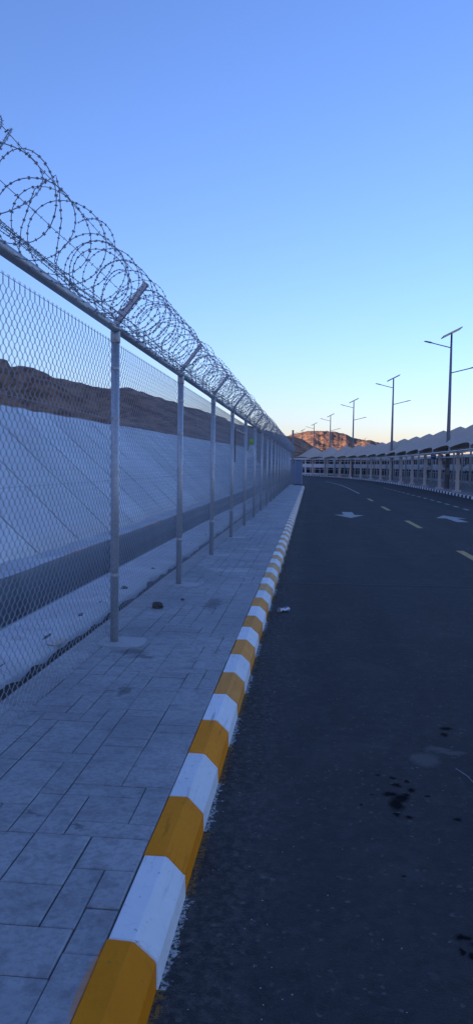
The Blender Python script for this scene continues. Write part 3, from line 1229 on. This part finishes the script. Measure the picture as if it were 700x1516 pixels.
def cabin_proto():
    root = empty('site_cabin')
    W_ = 2.6
    t = .12
    MB().box(0, W_, .01, CL - .01, 0, .26).build('base_wall', M['cabin'], root)
    MB().box(0, W_, .01, CL - .01, 1.22, 1.86).build('middle_band', M['cabin'], root)
    MB().box(-.08, W_, .01, CL - .01, 2.56, 2.88).build('roof_fascia', M['cabin'], root)
    MB().box(.55, W_ - .01, .02, CL - .02, .26, 1.22).build('lower_back_wall', M['glass'], root)
    MB().box(.55, W_ - .01, .02, CL - .02, 1.86, 2.56).build('upper_back_wall', M['glass'], root)
    for q in range(NW + 1):
        yy = .06 + (CL - .12) * q / NW
        MB().box(.0, .5, yy - .05, yy + .05, .26, 1.22).build('mullion', M['cabin'], root)
        MB().box(.0, .5, yy - .05, yy + .05, 1.86, 2.56).build('mullion', M['cabin'], root)
    for q in range(NW):
        ya = .06 + (CL - .12) * q / NW + .05
        yb = .06 + (CL - .12) * (q + 1) / NW - .05
        for z0, z1 in ((.26, 1.22), (1.86, 2.56)):
            w = MB().box(.06, .08, ya, yb, z0, z1).build('window', M['glass'], root)
            MB().box(.03, .055, (ya + yb) / 2 - .02, (ya + yb) / 2 + .02, z0, z1).build('window_bar', M['cabin'], w)
    MB().box(-.55, -.50, 0, CL, .92, .97).build('hand_rail', M['cabin'], root)
    for q in range(4):
        MB().box(-.55, -.50, CL * (q + .5) / 4 - .02, CL * (q + .5) / 4 + .02, 0, .92).build('rail_post', M['cabin'], root)
    return root


proto = cabin_proto()
tag(proto, 'low white cabin unit with two rows of dark windows behind the carports', 'cabin', 'white cabin units behind the carports')
first = True
cabs = []
s_ = ks_at_y(46)
while s_ < KS[-1] - 4:
    x0_, y0_, _ = kpt(s_, 7.4)
    x1_, y1_, _ = kpt(s_ + CL, 7.4)
    L = math.hypot(x1_ - x0_, y1_ - y0_)
    o = proto if first else copy_tree(proto)
    first = False
    o.location = (x0_, y0_, .138)
    o.rotation_euler = (0, 0, math.atan2(-(x1_ - x0_), y1_ - y0_))
    o.scale = (1, L / CL, 1)
    cabs.append(o)
    s_ += CL
for k, o in enumerate(reversed(cabs)):
    o['label'] = 'low white cabin with two window rows, %s from the row end beside the metal hoarding' % ORD[k + 1]

# ------------------------------------------------------------------ solar street lamps
def lamp_proto():
    root = empty('solar_street_lamp')
    H_ = 10.6
    MB().tube([(0, 0, .02), (0, 0, H_)], [.165, .065], 10).build('pole', M['pole'], root, True)
    MB().box(-.26, .26, -.26, .26, 0, .02).build('base_plate', M['galv'], root)
    MB().box(-.10, .10, -.20, -.13, 1.0, 1.5).build('service_door', M['pole'], root)
    for sx, z in ((-1, H_ - .88), (1, H_ - 2.6)):
        arm = MB().tube([(0, 0, z), (sx * .8, 0, z + .2), (sx * 1.35, 0, z + .34)], .035, 8).build('arm', M['pole'], root, True)
        hd = MB()
        n = 0
        prof = [(1.28, .03, .10), (1.42, .05, .14), (1.72, .035, .15), (1.84, .015, .10)]
        rows = []
        for (xx, th, hw) in prof:
            zz = z + .34 + (xx - 1.35) * .22
            rows.append([(sx * xx, -hw, zz), (sx * xx, -hw * .8, zz + th), (sx * xx, hw * .8, zz + th), (sx * xx, hw, zz), (sx * xx, hw * .9, zz - th * .6), (sx * xx, -hw * .9, zz - th * .6), (sx * xx, -hw, zz)])
        hd.grid(rows)
        hd.poly(rows[0][:6]); hd.poly(list(reversed(rows[-1][:6])))
        hd.build('lamp_head', M['lamphead'], arm)
    c, s_ = math.cos(R(27)), math.sin(R(27))
    m = MB().box(-.66, .66, -.55, .55, -.02, .02)
    m.v = [(x * c - z * s_, y, x * s_ + z * c + H_ + .14) for x, y, z in m.v]
    pn = m.build('solar_panel', M['solar'], root)
    m = MB()
    for (x0, x1, y0, y1) in ((-.69, .69, -.58, -.555), (-.69, .69, .555, .58), (-.69, -.665, -.55, .55), (.665, .69, -.55, .55)):
        m.box(x0, x1, y0, y1, -.03, .03)
    m.v = [(x * c - z * s_, y, x * s_ + z * c + H_ + .14) for x, y, z in m.v]
    m.build('panel_frame', M['galv'], pn)
    MB().box(-.05, .05, -.05, .05, H_ - .02, H_ + .10).build('panel_mount', M['pole'], root)
    return root


lp = lamp_proto()
tag(lp, 'tall grey solar street lamp with two arms and a tilted panel behind the carports', 'street lamp', 'solar street lamps behind the carports')
for k, (x, y) in enumerate([(9.4, 54.6), (8.35, 82), (5.8, 110), (3.3, 139), (.5, 168), (-2.3, 197)]):
    o = lp if k == 0 else copy_tree(lp)
    o.location = (x, y, .138 if k < 3 else -.06)
    o['label'] = ['tall grey two-armed solar street lamp behind the carport with the blue signs', 'grey two-armed solar street lamp, first beyond the lamp by the blue signs', 'grey two-armed solar street lamp, second beyond the lamp by the blue signs', 'grey two-armed solar street lamp, third beyond the lamp by the blue signs', 'grey two-armed solar street lamp, fourth beyond the lamp by the blue signs', 'grey two-armed solar street lamp, fifth beyond the lamp by the blue signs'][k]
o = copy_tree(lp)
o['label'] = 'distant solar street lamp standing alone in front of the far rocky hill'
del o['group']
o.location = (17.0, 250, -.06)
mast = empty('floodlight_mast', (11.0, 150, -.06))
tag(mast, 'pale T-shaped floodlight mast rising above the carport canopies', 'mast')
MB().tube([(0, 0, 0), (0, 0, 5.8)], [.14, .10], 8).build('pole', M['cabin'], mast)
MB().box(-.75, .75, -.08, .08, 5.55, 5.75).build('crossbar', M['cabin'], mast)
for q in (-.6, .6):
    MB().box(q - .16, q + .16, -.25, -.10, 5.45, 5.85).build('floodlight', M['signwhite'], mast)

# ------------------------------------------------------------------ saplings behind the kerb
SAP = ['spindly young tree with sparse dark leaves between the carport posts']


def sapling(x, y, H_, seed):
    rg_ = random.Random(seed)
    root = empty('young_tree', (x, y, .138))
    tag(root, 'spindly young sparse-leaved tree behind the carports, %s in its row from the open kerb end' % ORD[seed - 39], 'tree', 'young trees among the carports')
    tr = MB()
    tips = []
    px = 0
    tr.tube([(0, 0, 0), (.03, .02, H_ * .4), (-.02, .03, H_ * .75), (0, 0, H_)], [.035, .028, .02, .008], 6)
    for q in range(9):
        z = H_ * rg_.uniform(.35, .95)
        an = rg_.uniform(0, 6.28)
        l = rg_.uniform(.3, .7) * (1.2 - z / H_ * .5)
        e = (l * math.cos(an), l * math.sin(an), z + l * .7)
        tr.tube([(0, 0, z), (e[0] * .5, e[1] * .5, z + l * .3), e], [.014, .010, .005], 5)
        tips.append(((0, 0, z), e))
    tr.build('trunk', M['bark'], root)
    cr = MB()
    for (b0, e) in tips:
        for q in range(38):
            f = rg_.uniform(.3, 1.1)
            c = Vector(b0).lerp(Vector(e), f) + Vector([rg_.gauss(0, .09) for _ in range(3)])
            u = Vector([rg_.gauss(0, 1) for _ in range(3)]).normalized()
            w = u.cross(Vector([rg_.gauss(0, 1) for _ in range(3)])).normalized()
            a_, b_ = .06, .024
            cr.quad(c - u * a_, c + w * b_, c + u * a_, c - w * b_)
    cr.build('crown', M['leaf'], root)


for k, (yy, off) in enumerate([(44.8, 3.2), (47.5, 5.6), (52.0, 5.8), (57.5, 5.9), (60.0, 5.4), (66.5, 5.8), (71.5, 5.6), (78, 5.8), (86, 5.6)]):
    x, y, _ = kpt(ks_at_y(yy), off)
    sapling(x, y, 2.3 + .3 * math.sin(k * 2.1), 40 + k)

# ------------------------------------------------------------------ small things
# plastic bag hanging on the fence, with a green knot; a dark angle bracket beside it
Mb = Mat('clear_plastic', (.75, .8, .85), rough=.25)
Mb.b.inputs['Alpha'].default_value = .25
Mg = Mat('green_plastic', (.30, .55, .05), rough=.5)
bagy = 18.35 + .15
bag = empty('plastic_bag', (FX + .06, bagy, 1.78))
tag(bag, 'clear plastic bag with a bright green knot hanging on the chain-link fence', 'bag')
m = MB()
rows = []
for j, (z, w, d) in enumerate([(.0, .50, .03), (.02, .52, .06), (.10, .47, .075), (.20, .36, .07), (.27, .22, .05), (.31, .07, .03), (.33, .04, .025)]):
    row = []
    for q in range(17):
        an = 2 * PI * q / 16
        cr_ = 1 + .10 * fbm(math.cos(an) * 2 + j * .5, math.sin(an) * 2, 2)
        row.append((w * .22 * math.cos(an) * cr_ + .07, d * 1.2 * math.sin(an) * cr_, z))
    rows.append(row)
m.grid(rows)
m.poly(list(reversed(rows[0][:16])))
m.build('sack', Mb.m, bag, True)
m = MB()
for (p_, q_) in (((-.045, -.02, .01), (.185, -.02, .01)), ((-.045, -.02, .01), (.055, 0, .30)), ((.185, -.02, .01), (.085, 0, .30))):
    m.tube([p_, tuple((a_ + b_) / 2 for a_, b_ in zip(p_, q_)), q_], .007, 5)
m.build('seam', M['signwhite'], bag)
m = MB()
rows = []
for j in range(7):
    th = PI * j / 6
    rows.append([((.05 + .01 * math.sin(q * 3)) * math.sin(th) * math.cos(2*PI*q/10) + .07, .06 * math.sin(th) * math.sin(2*PI*q/10) * (1 + .15 * math.sin(q * 2.3)), .38 - .075 * math.cos(th)) for q in range(11)])
m.grid(rows).build('knot', Mg.m, bag, True)
br = empty('angle_bracket', (FX + .05, posty[5], 1.9))
tag(br, 'dark right-angled steel bracket fixed to a fence post next to the hanging plastic bag', 'bracket')
by = posty[5]
MB().box(-.012, .012, .02, .05, -.25, .42).build('upright', M['lamphead'], br)
MB().box(-.012, .012, .05, 2.4, .39, .42).build('bar', M['lamphead'], br)

# crushed can on the road by the kerb
Mc = Mat('can_print', rough=.4)
cz_ = Mc.ramp(Mc.noise(34, 3), [(.50, (.72, .74, .78)), (.56, (.06, .09, .22))])
Mc.color(cz_)
can = empty('crushed_can', (-.265, 8.36, .004), R(35))
tag(can, 'crushed white drink can with dark print lying on the asphalt near the kerb', 'can')
m = MB()
rows = []
for j in range(9):
    xx = -.06 + .12 * j / 8
    sq = .030 * (.45 + .75 * abs(j / 8 - .45))
    row = []
    for q in range(13):
        an = 2 * PI * q / 12
        k_ = 1 + .22 * fbm(q % 12 * .8, j * .9, 3.3)
        row.append((xx + .006 * math.sin(q * 1.7), .036 * math.cos(an) * k_, .024 + min(.024, sq) * math.sin(an) * k_))
    rows.append(row)
m.grid(rows)
m.build('body', Mc.m, can)
for sx in (-1, 1):
    m = MB()
    m.poly([(sx * (.0605 + .001), .030 * math.cos(2*PI*q/12), .022 + .018 * math.sin(2*PI*q/12)) for q in range(12)])
    m.build('end_disc', M['galv'], can)


def stone(name, loc, r_, label, seed, flat=.6):
    m = MB()
    rows = []
    for j in range(8):
        th = PI * j / 7
        row = []
        for q in range(13):
            an = 2 * PI * q / 12
            d_ = Vector((math.sin(th) * math.cos(an), math.sin(th) * math.sin(an), math.cos(th)))
            k_ = r_ * (1 + .35 * fbm(d_.x * 1.7 + seed, d_.y * 1.7, d_.z * 1.7, 3))
            row.append((d_.x * k_, d_.y * k_ * .8, d_.z * k_ * flat))
        rows.append(row)
    m.grid(rows)
    o = m.build(name, M['stone'], None, False, loc, seed)
    if 'rubble' in label: o.data.materials[0] = M['apron']
    tag(o, label, 'stone')
    return o


stone('stone', (-1.50, 7.56, .175), .062, 'dark lump of stone on the pavement at the foot of the mesh', 3)
stone('stone', (-1.33, 8.05, .158), .022, 'tiny dark pebble on the pavement near the dark stone lump', 8)
stone('stone', (-2.02, 6.0, .15), 0.085, 'pale rough rubble stone lying in the soil gap behind the fence', 17, .5)

# litter twigs, straw and grit
tw = MB()
tw.tube([(.80, 4.10, .006), (.84, 4.00, .008), (.86, 3.90, .006)], .0016, 4)
tag(tw.build('straw', M['mortar']), 'thin pale straw lying on the asphalt by the dusty patch', 'straw')
gr = MB()
rg = random.Random(77)
for q in range(1100):
    t = rg.random()
    if t < .55:
        x = -.42 + abs(rg.gauss(0, .16)); y = rg.uniform(1.5, 24)
    else:
        x = rg.uniform(-.4, 6); y = 1.6 + rg.random() ** 1.6 * 22
    s_ = rg.uniform(.0008, .0028) * (1.0 if t < .97 else 1.7)
    an = rg.uniform(0, 6.28)
    c, s2_ = math.cos(an) * s_, math.sin(an) * s_
    n = len(gr.v)
    gr.v += [(x + c * 1.5, y + s2_ * 1.5, .0), (x - s2_, y + c, .0), (x - c * 1.3, y - s2_ * 1.3, .0), (x + s2_, y - c, .0), (x + c * .3, y + s2_ * .2, s_ * 1.3)]
    gr.f += [(n, n+1, n+4), (n+1, n+2, n+4), (n+2, n+3, n+4), (n+3, n, n+4)]
tag(gr.build('loose_grit', M['mortar']), 'pale loose grit scattered over the asphalt', 'grit', kind='stuff')
